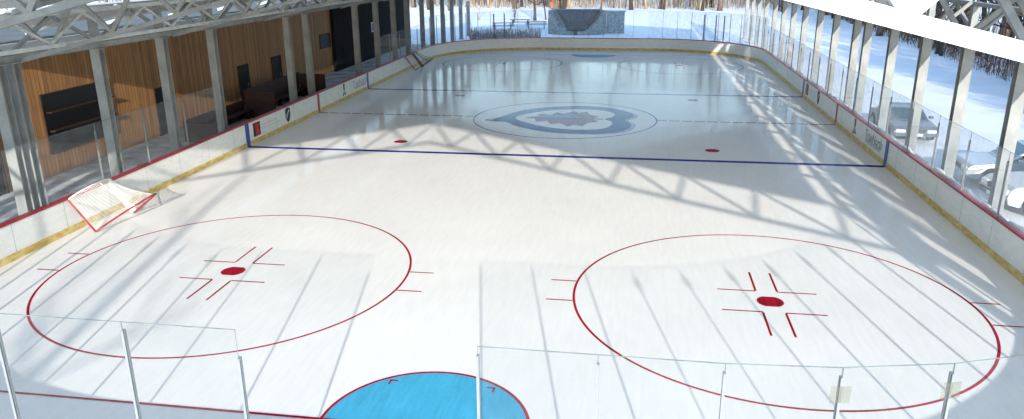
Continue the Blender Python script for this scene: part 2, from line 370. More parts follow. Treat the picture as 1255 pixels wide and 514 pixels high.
# dasher boards
db = empty('dasher_boards', (0, 0, 0), 'white rink boards with red cap rail and yellow kickplate running round the ice', 'rink boards')
sweep(MB(), 0, .10, 0, 1.0).build('board_panel', BOARD, db, True)
sweep(MB(), -.02, -.001, .0, .20).build('kickplate', KICK, db, True)
sweep(MB(), -.03, .15, 1.001, 1.06).build('cap_rail', CAPR, db, True)
for o in children(db):
    for p in o.data.polygons: p.use_smooth = False
for sx in (-1, 1):
    for y0, wd, m in ((-7.83, .30, BLUEP), (0, .22, REDP), (7.83, .24, BLUEP)):
        x = sx * HX
        MB().box(min(x - sx * .003, x - sx * .024), max(x - sx * .003, x - sx * .024), y0 - wd / 2, y0 + wd / 2, .004, .998).build('line_stripe', m, db)
b = MB()
bx = [(x * sx, y) for sx in (1, -1) for x, y in [(HX, v) for v in range(-21, 22, 2)]]
for x, y in bx:
    s_ = 1 if x > 0 else -1
    MB().box(min(x - s_ * .001, x - s_ * .003), max(x - s_ * .001, x - s_ * .003), y - .006, y + .006, .2, .99).build('panel_seam', LGREY, db)
# adverts (flat decals on the board faces)
def face_mat(side, y, z):
    """local x runs along the board to the reader's right, local y up, z out of the board"""
    x = side * (HX - .004)
    ex = Vector((0, 1, 0)) if side < 0 else Vector((0, -1, 0)); ez = Vector((1, 0, 0)) if side < 0 else Vector((-1, 0, 0)); ey = Vector((0, 0, 1))
    return Matrix(((ex.x, ey.x, ez.x, x), (ex.y, ey.y, ez.y, y), (ex.z, ey.z, ez.z, z), (0, 0, 0, 1)))
def decal(name, pts, m, side, y, z, parent, h=.002):
    b = MB(); b.poly(pts, 0, h); o = b.build(name, m, parent); o.matrix_local = face_mat(side, y, z); return o
def logo_root(name, label):
    o = bpy.data.objects.new(name, None); COL.objects.link(o); o.parent = db; o['label'] = label; return o
for side in (-1, 1):
    sg = 1 if side < 0 else -1      # reading direction along y
    order = {-1: (-6.95, -3.75, 3.75, 6.45), 1: (6.85, 4.0, -3.25, -6.05)}[side]
    where = 'left' if side < 0 else 'right'
    t = logo_root('sponsor_logo', f'red and black square logo with two grey text lines on the {where} boards')
    y = order[0]
    decal('square', [(-.33, -.30), (.33, -.30), (.33, .30), (-.33, .30)], BLK, side, y, .60, t)
    decal('emblem', [(-.12, -.28), (.16, -.28), (.31, -.10), (.10, .02), (.29, .16), (.10, .24), (-.12, .24)], LRED, side, y, .60, t, .004)
    for li, (n_, z0) in enumerate(((9, .68), (11, .52))):
        r_ = random.Random(li)
        for k in range(n_):
            hh = r_.choice((.06, .06, .09)); x0 = .55 + k * .165
            decal('letter', [(x0, 0), (x0 + .11, 0), (x0 + .11, .03), (x0 + .04, .03), (x0 + .04, hh), (x0, hh)], LPALE, side, y, z0 - .03, t)
    t = logo_root('shield_logo', f'black and silver shield logo on the {where} boards')
    sh = [(-.27, .30), (0, .36), (.27, .30), (.27, -.05), (.16, -.26), (0, -.36), (-.16, -.26), (-.27, -.05)]
    decal('shield', sh, BLK, side, order[1], .61, t)
    decal('band', [(-.2, -.02), (-.12, -.16), (.2, .18), (.15, .26)], LPALE, side, order[1], .61, t, .004)
    text_mesh('letters', 'NHL', .17, BLK, t, face_mat(side, order[1], .63) @ Matrix.Translation((0, 0, .006)) @ Matrix.Rotation(R(38), 4, 'Z'))
    t = logo_root('player_logo', f'black figure logo on tiny lettering on the {where} boards')
    decal('body', [(-.09, 0), (-.02, -.02), (.10, 0), (.12, .34), (-.1, .36)], BLK, side, order[2], .60, t)
    decal('skirt', [(-.05, 0), (.07, 0), (.24, -.22), (-.22, -.22)], LGREY, side, order[2], .60, t, .001)
    decal('foot', [(-.26, -.33), (-.06, -.33), (-.10, -.2), (-.2, -.22)], BLK, side, order[2], .60, t, .004)
    decal('foot', [(.02, -.30), (.24, -.28), (.24, -.2), (.08, -.18)], BLK, side, order[2], .60, t, .004)
    t = logo_root('text_logo', f'grey TrueNorth lettering on the {where} boards')
    text_mesh('lettering', 'TrueNorth', .52 if side > 0 else .56, NAVYT if side > 0 else LGREY, t, face_mat(side, order[3], .65))
    text_mesh('small_lettering', 'SPORTS & ENTERTAINMENT', .16, LGREY, t, face_mat(side, order[3], .40))
    decal('rule', [(-1.1, 0), (1.1, 0), (1.1, .015), (-1.1, .015)], LGREY, side, order[3], .475, t)

# ------------------------------------------------------------ rink glass
GOFF = .06
def gpane(p, q, z0, z1, m, label, group):
    p = Vector((*p, 0)); q = Vector((*q, 0)); c = (p + q) / 2; d = (q - p); L_ = d.length - .012; d.normalize(); nrm = Vector((d.y, -d.x, 0))
    a = math.atan2(d.y, d.x)
    h = z1 - z0
    o = MB().box(-L_/2, L_/2, -.006, .006, 0, h - .008).build('glass_pane', m, db); o.location = (c.x, c.y, z0); o.rotation_euler = (0, 0, a)
    e = MB(); e.box(-L_/2, L_/2, -.0065, .0065, h - .0079, h)
    e.box(-L_/2 - .005, -L_/2 - .0005, -.0065, .0065, 0, h).box(L_/2 + .0005, L_/2 + .005, -.0065, .0065, 0, h)
    e.build('polished_edge', EDGE, o)
    return o
def gpost(p, a, z0, z1, wd, m, label, group, clip=False, name='glass_post'):
    o = MB().box(-wd/2, wd/2, .010, .010 + wd * 1.1, 0, z1 - z0).build(name, m, db); o.location = (p[0], p[1], z0); o.rotation_euler = (0, 0, a)
    MB().box(-wd/2, wd/2, -.018, -.010, 0, z1 - z0).build('glazing_strip', m, o)
    if clip:
        c = MB().box(-.11, .11, -.022, -.0185, z1 - z0 - .30, z1 - z0 - .10).build('clip_plate', CLIP, o)
    return o
CLIP = glass_mat('clip_plastic', (.86, .86, .80), .08)
# side glass
def side_glass(side, ys, top, where, m, wd=.022):
    x = side * (HX + GOFF); n = 0
    for i in range(len(ys) - 1):
        n += 1
        gpane((x, ys[i]), (x, ys[i + 1]), 1.062, top, m, f'{nth(n)} glass pane from the near end along {where}', f'glass panes on {where}')
    for i, y in enumerate(ys):
        gpost((x, y), -math.pi / 2 * -side if False else R(90), 1.062, top - .25, wd, ALU, f'{nth(i+1)} slim post from the near end of the glass on {where}', f'slim glass posts on {where}')
y0s = -(HY - CR)
side_glass(1, [y0s + i * 2.4389 for i in range(19)], 2.83, 'the right side boards', GLASSR)
side_glass(-1, [y0s + i * 2.4389 for i in range(6)], 2.93, 'the left boards before the bench', GLASS)
side_glass(-1, [10.6, 12.9, 15.2, 17.5, 19.75, HY - CR], 2.90, 'the left boards beyond the bench', GLASS)
# corners
def arcpt(cx, cy, a): return (cx + (CR + GOFF) * math.cos(a), cy + (CR + GOFF) * math.sin(a))
for cx, cy, a0, where, top in ((HX-CR, -HY+CR, 270, 'near right corner', 3.50), (-HX+CR, -HY+CR, 180, 'near left corner', 3.50), (HX-CR, HY-CR, 0, 'far right corner', 3.35), (-HX+CR, HY-CR, 90, 'far left corner', 3.35)):
    n = 11
    A = [R(a0 + 90 * i / n) for i in range(n + 1)]
    side_word = 'left' if 'near' in where else 'right'
    for i in range(n):
        k = i + 1 if ('near' in where) else n - i
        lab = f'{nth(k)} curved corner glass pane from the left at the {where}' 
        gpane(arcpt(cx, cy, A[i]), arcpt(cx, cy, A[i + 1]), 1.062, top, GLASSN if 'near' in where else GLASS if 'left' in where else GLASSR, lab, f'glass panes of the {where}')
    rngp = range(1, n)
    if where == 'near left corner': rngp = range(1, n)
    for i in rngp:
        k = i + 1 if ('near' in where) else n - i
        gpost(arcpt(cx, cy, A[i]), A[i] + R(90) , 1.062, top - .12, .03 if 'near' in where else .02, ALU, f'{nth(k)} post from the left in the glass of the {where}', f'glass posts of the {where}', clip='near' in where)
# ends
def end_glass(y, xs_, top, where, wd, clip):
    GL = GLASSN if y < 0 else GLASS
    for i in range(len(xs_) - 1):
        gpane((xs_[i], y), (xs_[i + 1], y), 1.062, top, GL, f'{nth(i+1)} glass pane from the left {where}', f'glass panes {where}')
    for i, x in enumerate(xs_[1:-1] if y > 0 else xs_):
        gpost((x, y), 0 if y < 0 else math.pi, 1.062, top - (.12 if y > 0 else (.38 if x == -1.2 else .12)), wd, ALU, f'{nth(i+1)} post from the left in the glass {where}', f'glass posts {where}', clip)
end_glass(-HY - GOFF, [-4.4399, -2.68, -1.2], 3.50, 'on the near boards left of the opening', .032, False)
end_glass(-HY - GOFF, [1.72, 3.08, 4.4399], 3.50, 'on the near boards right of the opening', .03, False)
xe = [-HX + CR + i * (2 * (HX - CR)) / 7 for i in range(8)]
end_glass(HY + GOFF, xe, 3.42, 'on the far end boards', .02, False)
for i, x in enumerate((-8.85, -8.0, 9.0, 9.9, 10.5)):
    t = math.sqrt(max(0, (CR + GOFF) ** 2 - (abs(x) - (HX - CR)) ** 2)); y = HY - CR + t + .12
    o = empty('dark_gate_post', (x, y, 0), f'dark gate post, {nth(i+1)} from the left behind the far end boards', 'post', 'dark posts behind the far boards')
    MB().box(-.045, .045, -.045, .045, -.04, 3.1).build('upright', DARKPOST, o); MB().box(-.055, .055, -.055, .055, 3.101, 3.13).build('cap', DARKPOST, o)
# a ridge of snow on the ledge behind the right boards
b = MB(); rs = random.Random(5)
for k in range(42):
    y = -21 + k * .9 + rs.uniform(-.3, .3); ln = rs.uniform(.3, .8); h = rs.uniform(.03, .09); n = 7
    pts = [(HX + .27 + rs.uniform(-.02, .02), y + ln * (i / n - .5) * 2, 1.0 + h * .15) for i in range(n + 1)]
    b.tube(pts, [max(.012, h * math.sin(math.pi * (i + .3) / (n + .6))) * 1.2 for i in range(n + 1)], 8)
sr = b.build('ledge_snow', SNOWC, smooth=True); tag(sr, 'lumps of white snow along the ledge behind the right boards', 'snow', kind='stuff')
lg = MB().box(HX + .16, HX + .42, -22, 22, .90, .96).build('board_ledge', BOARD, db)

# ------------------------------------------------------------ steel columns
def col_mesh(h, fw=.33, dp=.28):
    b = MB(); t = .02
    b.box(-fw/2, fw/2, -dp/2, -dp/2 + t, 0, h).box(-fw/2, fw/2, dp/2 - t, dp/2, 0, h).box(-t/2, t/2, -dp/2 + t + .0005, dp/2 - t - .0005, 0, h)
    return b
shelter = empty('rink_shelter', (0, 0, 0), 'open grey steel shelter with columns, lattice trusses and pale roof spanning the ice', 'shelter')
def make_column(h=4.76):
    o = col_mesh(h).build('steel_column', STEEL)
    MB().box(-.28, .28, -.25, .25, -.04, -.002).build('base_plate', STEEL, o)
    MB().box(-.24, .24, -.2, .2, h + .002, h + .03).build('cap_plate', STEEL, o)
    return o

XC = 14.05
RY = [-33.0, -29.8, -26.0, -22.2, -18.4, -14.6, -10.8, -7.0, -3.2, .6, 2.5, 6.6, 10.5, 14.7, 18.5, 22.1, 26, 30.2, 34.2, 38, 42]
LY = [-33.0, -29.8, -26.0, -22.4, -19.2, -18.65, -15.0, -11.4, -7.85, -.6, 1.77, 9.3, 13.3, 17.2, 20.6, 25, 28.3, 32, 35.7, 39.6, 43.2]
for side, Y, where in ((1, RY, 'right'), (-1, LY, 'left')):
    proto = make_column(4.945 if side > 0 else 4.945); pk = children(proto); first = True
    for i, y in enumerate(Y):
        o = proto if first else copy_tree(proto, kids=pk); first = False
        o.location = (side * XC, y, 0)
        o.parent = shelter

# ------------------------------------------------------------ roof
YF, YB, ZE, ZR, XE = -33.7, 32.0, 6.45, 9.96, 13.75

for s_ in (-1, 1):
    x1 = s_ * XE
    v = [(0, YF, ZR), (x1, YF, ZE), (x1, YB, ZE), (0, YB, ZR)]; v2 = [(a, b_, c + .08) for a, b_, c in v]
    MB().add(v + v2, [(0,1,2,3),(4,5,6,7),(0,1,5,4),(1,2,6,5),(2,3,7,6),(3,0,4,7)]).build('roof_slope', ROOFM, shelter)
sl = (ZR - ZE) / XE
def zt(x): return ZR - sl * abs(x) - .10
def make_truss(TM=TRUSSM):
    dep = 1.35; b = MB()
    for s_ in (-1, 1):
        b.bar((0, 0, zt(0)), (s_ * 13.9, 0, zt(13.9)), .16, .14)
        b.bar((0, 0, zt(0) - dep + .022), (s_ * 13.9, 0, zt(13.9) - dep + .022), .14, .118)
    o = b.build('roof_truss', TM, None)
    for s_ in (-1, 1):
        n = 7
        for k in range(n):
            xa = s_ * 13.9 * k / n; xm = s_ * 13.9 * (k + .5) / n; xb = s_ * 13.9 * (k + 1) / n
            MB().bar((xa, 0, zt(xa) - .07), (xm, 0, zt(xm) - dep + .078), .09, .11).build('diagonal', TM, o)
            MB().bar((xm, 0, zt(xm) - dep + .078), (xb, 0, zt(xb) - .07), .096, .11).build('diagonal', TM, o)
    return o
ft = make_truss(mat('gable_sunlit_tone', (.62, .63, .61), .6, var=.05, scale=2)); ft.location = (0, -33.0, 0); ft.parent = shelter; ft['label'] = 'sunlit front gable truss nearest the camera'  # truss grey lightened here: sunlight on the front truss put into its colour
tp = make_truss(); tk = children(tp)
for i, y in enumerate((-26.0, -18.4, -10.8, -3.2, 6.6, 14.7, 22.1, 30.2)):
    o = tp if i == 0 else copy_tree(tp, kids=tk); o.location = (0, y, 0)
    o.parent = shelter
def eave(side, where):
    m = TRUSSM
    o = MB().box(-.12, .12 if side < 0 else .70, -34.0, 42.6, .01, .19).box(-.09, .09, -34.0, 42.6, 1.15, 1.27).build('eave_truss', m, shelter); o.location = (side * XC, 0, 4.97)  # right bottom chord widened outward to shade the column tops
    y = -33.9; k = 0
    while y < 42.3:
        a, b_ = (.19, 1.15) if k % 2 == 0 else (1.15, .19)
        MB().bar((0, y, a), (0, y + 1.9, b_), .10, .10 if k % 2 else .106, (1, 0, 0)).build('diagonal', m, o); y += 1.9; k += 1
    for yy in (RY if side > 0 else LY):
        if yy != -18.65: MB().box(-.1, .1, yy - .11 , yy + .11, .191, 1.149).build('upright', TRUSSM, o)
    return o
eave(1, 'right'); eave(-1, 'left')
for i, x in enumerate((-12.4,)):
    z = zt(x) - 1.28
    m = TRUSSL if x < 0 else TRUSSM
    o = MB().box(-.05, .05, -33.5, 31.9, 0, .10).box(-.05, .05, -33.5, 31.9, .85, .95).build('purlin_truss', m, shelter); o.location = (x, 0, z)
    y = -33.5; k = 0
    while y < 30:
        a, b_ = (.10, .85) if k % 2 == 0 else (.85, .10)
        MB().bar((0, y, a), (0, y + 1.45, b_), .06, .06, (1, 0, 0)).build('diagonal', m, o); y += 1.45; k += 1

# ------------------------------------------------------------ clubhouse along the left
WX = -18.0
ch = empty('clubhouse', (WX, 0, 0), 'long wood clad clubhouse with a black end beside the left boards', 'building')
MB().box(-9, 0, -32, 15.0, -.05, 4.62).build('wood_wall', WOOD, ch)
MB().box(-9, .25, 15.001, 34.2, -.05, 4.75).build('black_wall', BLACK, ch)
MB().box(-9.2, .45, -32.3, 34.4, 4.76, 5.02).build('roof', SOFFIT, ch)
MB().box(-9.1, .3, -32.2, 34.3, 5.021, 5.10).build('roof_membrane', ROOFD, ch)
def door(y0, y1, z1, z0=0.0):
    f = MB(); f.box(.001, .06, y0 - .08, y0, z0, z1 + .08).box(.001, .06, y1, y1 + .08, z0, z1 + .08).box(.001, .06, y0 + .001, y1 - .001, z1, z1 + .08)
    o = MB().box(.001, .03, y0 + .002, y1 - .002, z0 + .02, z1 - .002).build('door', NIGHT, ch)
    f.build('door_frame', WOODD, o)
    MB().box(.031, .07, y1 - .16, y1 - .12, .95, 1.15).build('handle', ALU, o)
door(1.3, 2.35, 2.12); door(5.4, 6.5, 2.12); door(-17.2, -15.6, 3.1); door(-6.4, -5.4, 2.12)
def window(y0, y1, z0, z1, x=.001, m=NIGHT):
    o = MB().box(x, x + .02, y0, y1, z0, z1).build('window', m, ch)
    f = MB(); f.box(x, x + .05, y0 - .06, y0 - .001, z0, z1).box(x, x + .05, y1 + .001, y1 + .06, z0, z1).box(x, x + .05, y0 - .06, y1 + .06, z1 + .001, z1 + .06).box(x, x + .05, y0 - .06, y1 + .06, z0 - .06, z0 - .001)
    f.build('frame', WOODD, o)
window(12.9, 14.6, 1.9, 2.75)
window(-13.2, -9.4, .9, 3.0)
for z in (1.65, 2.35): MB().box(.03, .25, -13.1, -9.5, z, z + .05).build('shelf', WOODD, ch)
MB().box(.001, .12, -30, -18.2, .6, 4.3).build('dark_panel', BLACK, ch)
lt = empty('canopy', (0, 0, 0), 'flat pale canopy between the left eave and the clubhouse roof', 'canopy')
MB().add([(-14.25, -18.3, 6.30), (-14.25, 34, 6.30), (-17.2, 34, 5.55), (-17.2, -18.3, 5.55), (-14.25, -18.3, 6.36), (-14.25, 34, 6.36), (-17.2, 34, 5.61), (-17.2, -18.3, 5.61)],
         [(0,1,2,3),(4,5,6,7),(0,1,5,4),(1,2,6,5),(2,3,7,6),(3,0,4,7)]).build('canopy_sheet', ROOFM, lt)
for k in range(12): MB().bar((-14.2, -17.8 + k * 4.4, 6.22), (-17.9, -17.8 + k * 4.4, 5.28), .1, .12).build('rafter', TRUSSL, lt)
o = empty('wall_sign', (WX + .26, 23.4, 2.1), 'small white and blue notice on the black wall', 'sign')
MB().box(0, .03, -.45, .45, 0, .75).build('board', BOARD, o); MB().box(.031, .036, -.38, 0, .08, .66).build('blue_panel', BLUEP, o)
MB().box(.031, .036, .08, .38, .12, .5).build('grey_panel', LGREY, o)
o = empty('wall_box', (WX + .26, 28.2, 2.9), 'small bright blue box fixed to the black wall', 'wall box')  # plain small blue box, not a light
MB().box(0, .14, -.22, .22, 0, .3).build('housing', mat('blue_box', (.03, .12, .35), .4), o); MB().box(.01, .1, -.16, .16, -.05, -.001).build('base', BLACK, o)
# players' bench boxes behind the left boards
for i, (y0, y1, z1) in enumerate(((-7.4, -1.9, .95), (-1.7, 4.9, 1.42))):
    o = empty('team_bench', (-15.3, y0, 0), ('low dark brown bench box nearer the camera behind the left boards', 'taller dark brown bench box near the red line behind the left boards')[i], 'bench')
    ln = y1 - y0
    MB().box(-.9, -.82, 0, ln, 0, z1).build('back_wall', WOODD, o)
    MB().box(-.80, -.35, .1, ln - .1, .45, .5).build('seat', WOODD, o)
    MB().box(-.81, .75, -.06, 0, 0, z1 - .1).build('end_wall', WOODD, o); MB().box(-.81, .75, ln, ln + .06, 0, z1 - .1).build('end_wall', WOODD, o)
    for yy in (.3, ln / 2, ln - .3): MB().box(-.7, -.45, yy - .03, yy + .03, .021, .449).build('leg', WOODD, o)

# ------------------------------------------------------------ goals tipped against the boards
def tipped_goal(y0, y1, red, label):
    """crossbar hooked over the cap rail, mouth towards the boards, base frame standing out over the ice"""
    o = empty('hockey_goal', (-12.4, (y0 + y1) / 2, 0), label, 'hockey goal', 'goals tipped against the left boards')
    org = Vector((-12.4, (y0 + y1) / 2, 0)); W = y1 - y0
    def P(s, h, d):   # s along the mouth 0..1, h up the posts 0..1.22, d depth of the goal
        u = Vector((-.60, 0, .80)); nn = Vector((.80, 0, .60)); base = Vector((-12.25, y0 + s * W, .03))
        return base + u * h + nn * d - org
    r = .03
    for s in (0, 1): MB().tube([P(s, h, 0) for h in (0, .4, .8, 1.2, 1.24)], r, 10).build('post', red, o, True)
    MB().tube([P(s, 1.24, 0) for s in (0, .5, 1)], r, 10).build('crossbar', red, o, True)
    base = spline([(0, 0), (.12, .32), (.38, .74), (.72, 1.06), (.95, 1.12), (1.03, .92), (1.03, .5), (1, 0)], 5, False) + [(1, 0)]
    MB().tube([P(a, 0, d) for a, d in base], r * .9, 10).build('base_frame', red, o, True)
    MB().tube([P(.86, 0, 1.12), P(.93, 0, 1.13), P(1.0, 0, 1.10)], r * 1.1, 10).build('frame_tip', DARKPOST, o, True)
    top = spline([(0, 0), (.08, .28), (.3, .46), (.5, .5), (.7, .46), (.92, .28), (1, 0)], 4, False) + [(1, 0)]
    white = NETW if red is PIPER else red
    MB().tube([P(a, 1.2, d) for a, d in top], r * .8, 8).build('top_frame', white, o, True)
    MB().bar(P(.99, .02, .05), P(.99, 1.18, .05), .20, .03, (0, 1, 0)).build('skirt_pad', white, o)
    MB().tube([P(.5, 0, .92), P(.5, .6, .66), P(.5, 1.2, .5)], r * .7, 8).build('centre_brace', white, o, True)
    # cord net between the base frame and the top frame
    nb = MB(); k = 34
    def samp(L_, t):
        i = min(int(t * (len(L_) - 1)), len(L_) - 2); f = t * (len(L_) - 1) - i; return (L_[i][0] * (1 - f) + L_[i + 1][0] * f, L_[i][1] * (1 - f) + L_[i + 1][1] * f)
    rows = 22; G = []
    for j in range(rows + 1):
        v = j / rows; row = []
        for i in range(k + 1):
            A = samp(base, i / k); T = samp(top, i / k); sag = .10 * math.sin(math.pi * v)
            row.append(P(A[0] * (1 - v) + T[0] * v, 1.2 * v, (A[1] * (1 - v) + T[1] * v) * (1 - sag)))
        G.append(row)
    for j in range(rows + 1):
        for i in range(k): nb.bar(G[j][i], G[j][i + 1], .005)
    for i in range(k + 1):
        for j in range(rows): nb.bar(G[j][i], G[j + 1][i], .005)
    for i in range(9):
        a = samp(top, i / 8); nb.bar(P(i / 8, 1.2, 0), P(i / 8, 1.2, a[1]), .008)
    nb.build('net', NETW if red is PIPER else LGREY, o)
    return o
tipped_goal(-18.8, -16.97, PIPER, 'red and white hockey goal tipped on the near left boards')
tipped_goal(16.1, 17.95, PIPED, 'dark brown hockey goal tipped against the boards in the far left corner')

# ------------------------------------------------------------ cars outside on the right, noses towards the rink
def extr(mb, prof, y0, y1, taper=0.0, z_t=None):
    """side profile (x,z) extruded across y; verts above z_t lean inwards by taper"""
    n = len(prof); k = len(mb.v)
    for sgn, y in ((0, y0), (1, y1)):
        for x, z in prof:
            off = 0
            if z_t is not None and z > z_t: off = taper * (z - z_t)
            mb.v.append((x, y + (off if sgn == 0 else -off), z))
    mb.f.append(tuple(range(k, k + n))[::-1]); mb.f.append(tuple(range(k + n, k + 2 * n)))
    for i in range(n): mb.f.append((k + i, k + (i + 1) % n, k + n + (i + 1) % n, k + n + i))
    return mb
def make_car(x, y, paint, suv, label, rz=0.0):
    o = empty('parked_car', (x, y, 0), label, 'car', rz=rz); W = .92; L_ = 4.6; H = 1.72 if suv else 1.45; bz = .95 if suv else .86
    body = [(.05, .35), (0, .55), (.06, bz - .18), (.22, bz - .06), (1.15, bz + .04), (3.9 if suv else 3.7, bz + .06), (L_ - .08, bz), (L_, .6), (L_ - .05, .32), (4.15, .25), (4.08, .5), (3.85, .68), (3.5, .68), (3.27, .5), (3.2, .25), (1.35, .25), (1.28, .5), (1.05, .68), (.72, .68), (.5, .5), (.42, .25)]
    b_ = extr(MB(), body, -W, W, .12, .6).build('body', paint, o); bevel(b_, .05, 3)
    if suv: cab = [(1.2, bz + .04), (1.95, H - .05), (2.3, H), (4.1, H - .02), (4.4, bz + .3), (4.45, bz + .05)]
    else: cab = [(1.2, bz + .04), (2.05, H - .04), (2.45, H), (3.3, H - .04), (4.0, bz + .08)]
    c_ = extr(MB(), cab, -W + .1, W - .1, .28, bz).build('cabin', paint, o); bevel(c_, .04, 3)
    def offs(z): return W - .1 - .28 * (z - bz)
    def quad(x0, z0, x1, z1, name, inset, dx):
        a = offs(z0) - inset; c = offs(z1) - inset; nrm = Vector((z0 - z1, 0, x1 - x0)).normalized() * .012 * dx
        if dx > 0 and nrm.z < 0: nrm = -nrm
        v = [Vector((x0, -a, z0)), Vector((x0, a, z0)), Vector((x1, c, z1)), Vector((x1, -c, z1))]
        MB().add([p + nrm for p in v] + [p + nrm * .2 for p in v], [(0,1,2,3),(4,5,6,7),(0,1,5,4),(1,2,6,5),(2,3,7,6),(3,0,4,7)]).build(name, CGLASS, o)
    (xa, za), (xb, zb) = cab[0], cab[1]
    f0, f1 = .10, .93
    quad(xa + (xb - xa) * f0, za + (zb - za) * f0, xa + (xb - xa) * f1, za + (zb - za) * f1, 'windscreen', .08, 1)
    (xa, za), (xb, zb) = cab[-1], cab[-2]
    quad(xa + (xb - xa) * .1, za + (zb - za) * .1, xa + (xb - xa) * .9, za + (zb - za) * .9, 'rear_window', .08, 1)
    for sy in (-1, 1):
        z0, z1 = bz + .10, H - .14
        for xs0, xs1, xs2, xs3 in ((1.42, 2.55, 2.55, 2.02), (2.63, 3.5, 3.5, 2.63)) if not suv else ((1.42, 2.5, 2.5, 1.96), (2.58, 3.4, 3.4, 2.58), (3.48, 4.22, 4.05, 3.48)):
            v = [Vector((xs0, sy * (offs(z0) + .004), z0)), Vector((xs1, sy * (offs(z0) + .004), z0)), Vector((xs2, sy * (offs(z1) + .004), z1)), Vector((xs3, sy * (offs(z1) + .004), z1))]
            off = Vector((0, sy * .01, 0))
            MB().add(v + [p + off for p in v], [(0,1,2,3),(4,5,6,7),(0,1,5,4),(1,2,6,5),(2,3,7,6),(3,0,4,7)]).build('side_window', CGLASS, o)
        b = MB().box(-.02, .12, sy * .62 - .19, sy * .62 + .19, bz - .32, bz - .16).build('headlight', LAMP, o); bevel(b, .03, 2)
        b = MB().box(L_ - .08, L_ + .015, sy * .68 - .14, sy * .68 + .14, bz - .28, bz - .08).build('tail_light', TAILR, o)
        b = MB().box(1.55, 1.75, min(sy * .9, sy * 1.08), max(sy * .9, sy * 1.08), bz + .06, bz + .2).build('mirror', paint, o); bevel(b, .03, 2)
        for wx in (.89, 3.68):
            wl = MB()
            wl.tube([(wx, sy * (W - .2), .33), (wx, sy * (W + .01), .33)], .33, 24); t_ = wl.build('wheel', TYRE, o)
            MB().tube([(wx, sy * (W + .011), .33), (wx, sy * (W + .022), .33)], .20, 16).build('rim', RIM, t_)
    MB().box(-.012, .06, -.38, .38, bz - .34, bz - .17).build('grille', GRILLE, o)
    b = MB().box(-.05, .16, -.86, .86, .36, .56).build('bumper', paint if not suv else GRILLE, o); bevel(b, .04, 2)
    MB().box(-.056, -.051, -.26, .26, .40, .52).build('number_plate', BOARD, o)
    o.scale = (1, 1, .86 if not suv and paint is CARD else 1)
    return o
make_car(14.75, -12.7, CARW, True, 'white sport utility car nearest the camera beyond the right boards', .05)
make_car(14.85, -9.5, CARS, False, 'silver saloon car parked beyond the white sport utility car', -.06)
make_car(15.35, -3.7, CARD, False, 'dark car parked alone further along the right columns', 1.52)
make_car(15.6, -16.9, CARD, False, 'dark car parked nearest the camera at the right edge', .0)

# ------------------------------------------------------------ things beyond the far end
st = empty('stone_stage', (-2.75, 47, 0), 'shaded grey stone half bowl with a dark back wall beyond the far boards', 'stone stage')
MB().add([(-3.3, .6, 2.35), (3.0, .6, 2.35), (1.2, .6, 1.15), (-1.6, .6, 1.15), (-3.3, 1.2, 2.35), (3.0, 1.2, 2.35), (1.2, 1.2, 0), (-1.6, 1.2, 0)],
         [(0,1,2,3),(4,5,6,7),(0,1,5,4),(1,2,6,5),(2,3,7,6),(3,0,4,7)]).build('back_wall', STONED, st)
for s_ in (-1, 1):
    b = MB(); n = 14
    for i in range(n):
        a0 = math.pi / 2 * i / n; a1 = math.pi / 2 * (i + 1) / n
        for (a, q) in ((a0, 0),): pass
        x0, x1 = s_ * (3.9 * math.cos(a0)) - .2, s_ * (3.9 * math.cos(a1)) - .2
        z0, z1 = 2.35 - 2.1 * math.sin(a0) ** 1.2, 2.35 - 2.1 * math.sin(a1) ** 1.2
        yy = -2.2 * math.sin(a0)
        b.box(min(x0, x1) - .28, max(x0, x1) + .28, yy - .4, yy + 1.0, -.1, max(.35, z0 - .02 * i))
    b.build('curved_wing', STONE, st)
MB().box(-3.6, 3.4, .45, .59, 2.36, 2.48).build('coping', STONE, st)
MB().box(-3.9, 3.5, 1.21, 1.6, -.1, 2.34).build('rear_wall', STONE, st)
st.scale = (.74, .9, 1)
pl = empty('stone_pillar', (1.3, 47.6, 0), 'square grey stone pillar just right of the stone stage', 'pillar')
MB().box(-1.05, .85, -.6, .6, -.1, 2.15).build('shaft', STONE, pl); MB().box(-1.15, .95, -.7, .7, 2.151, 2.3).build('cap', STONE, pl)
MB().box(-1.05, .85, -.65, .65, 2.301, 2.38).build('snow_cap', SNOWC, pl)
hu = empty('orange_hut', (-10.0, 96, 0), 'small orange wooden hut at the edge of the far woods', 'hut')
MB().box(-1.2, 1.2, -1, 1, -.1, 2.5).build('wall', ORANGE, hu); MB().box(-.1, .75, -1.03, -1.001, .9, 1.9).build('window', NIGHT, hu)
MB().add([(-1.4, -1.2, 2.501), (1.4, -1.2, 2.501), (1.4, 1.2, 2.501), (-1.4, 1.2, 2.501), (-1.4, 0, 3.4), (1.4, 0, 3.4)], [(0,1,2,3),(0,1,5,4),(2,3,4,5),(1,2,5),(3,0,4)]).build('roof', SNOWC, hu)
for i, (x, y) in enumerate(((-10.3, 55.5), (-8.0, 52.5), (-11.6, 50.5))):
    o = empty('picnic_table', (x, y, 0), ('picnic table standing farthest from the far boards left of the stage', 'picnic table nearest the stone stage', 'picnic table nearest the far left corner')[i], 'picnic table', rz=.1 * i)
    MB().box(-1.2, 1.2, -.4, .4, .70, .75).build('table_top', WOODD, o)
    for sy in (-1, 1): MB().box(-1.2, 1.2, sy * .75 - .13, sy * .75 + .13, .42, .46).build('seat', WOODD, o)
    for sx in (-1, 1):
        for sy in (-1, 1): MB().bar((sx * .9, sy * .75, -.04), (sx * .9, sy * .25, .69), .08).build('leg', WOODD, o)
        MB().bar((sx * .9, -.85, .38), (sx * .9, .85, .38), .07).build('cross_bar', WOODD, o)
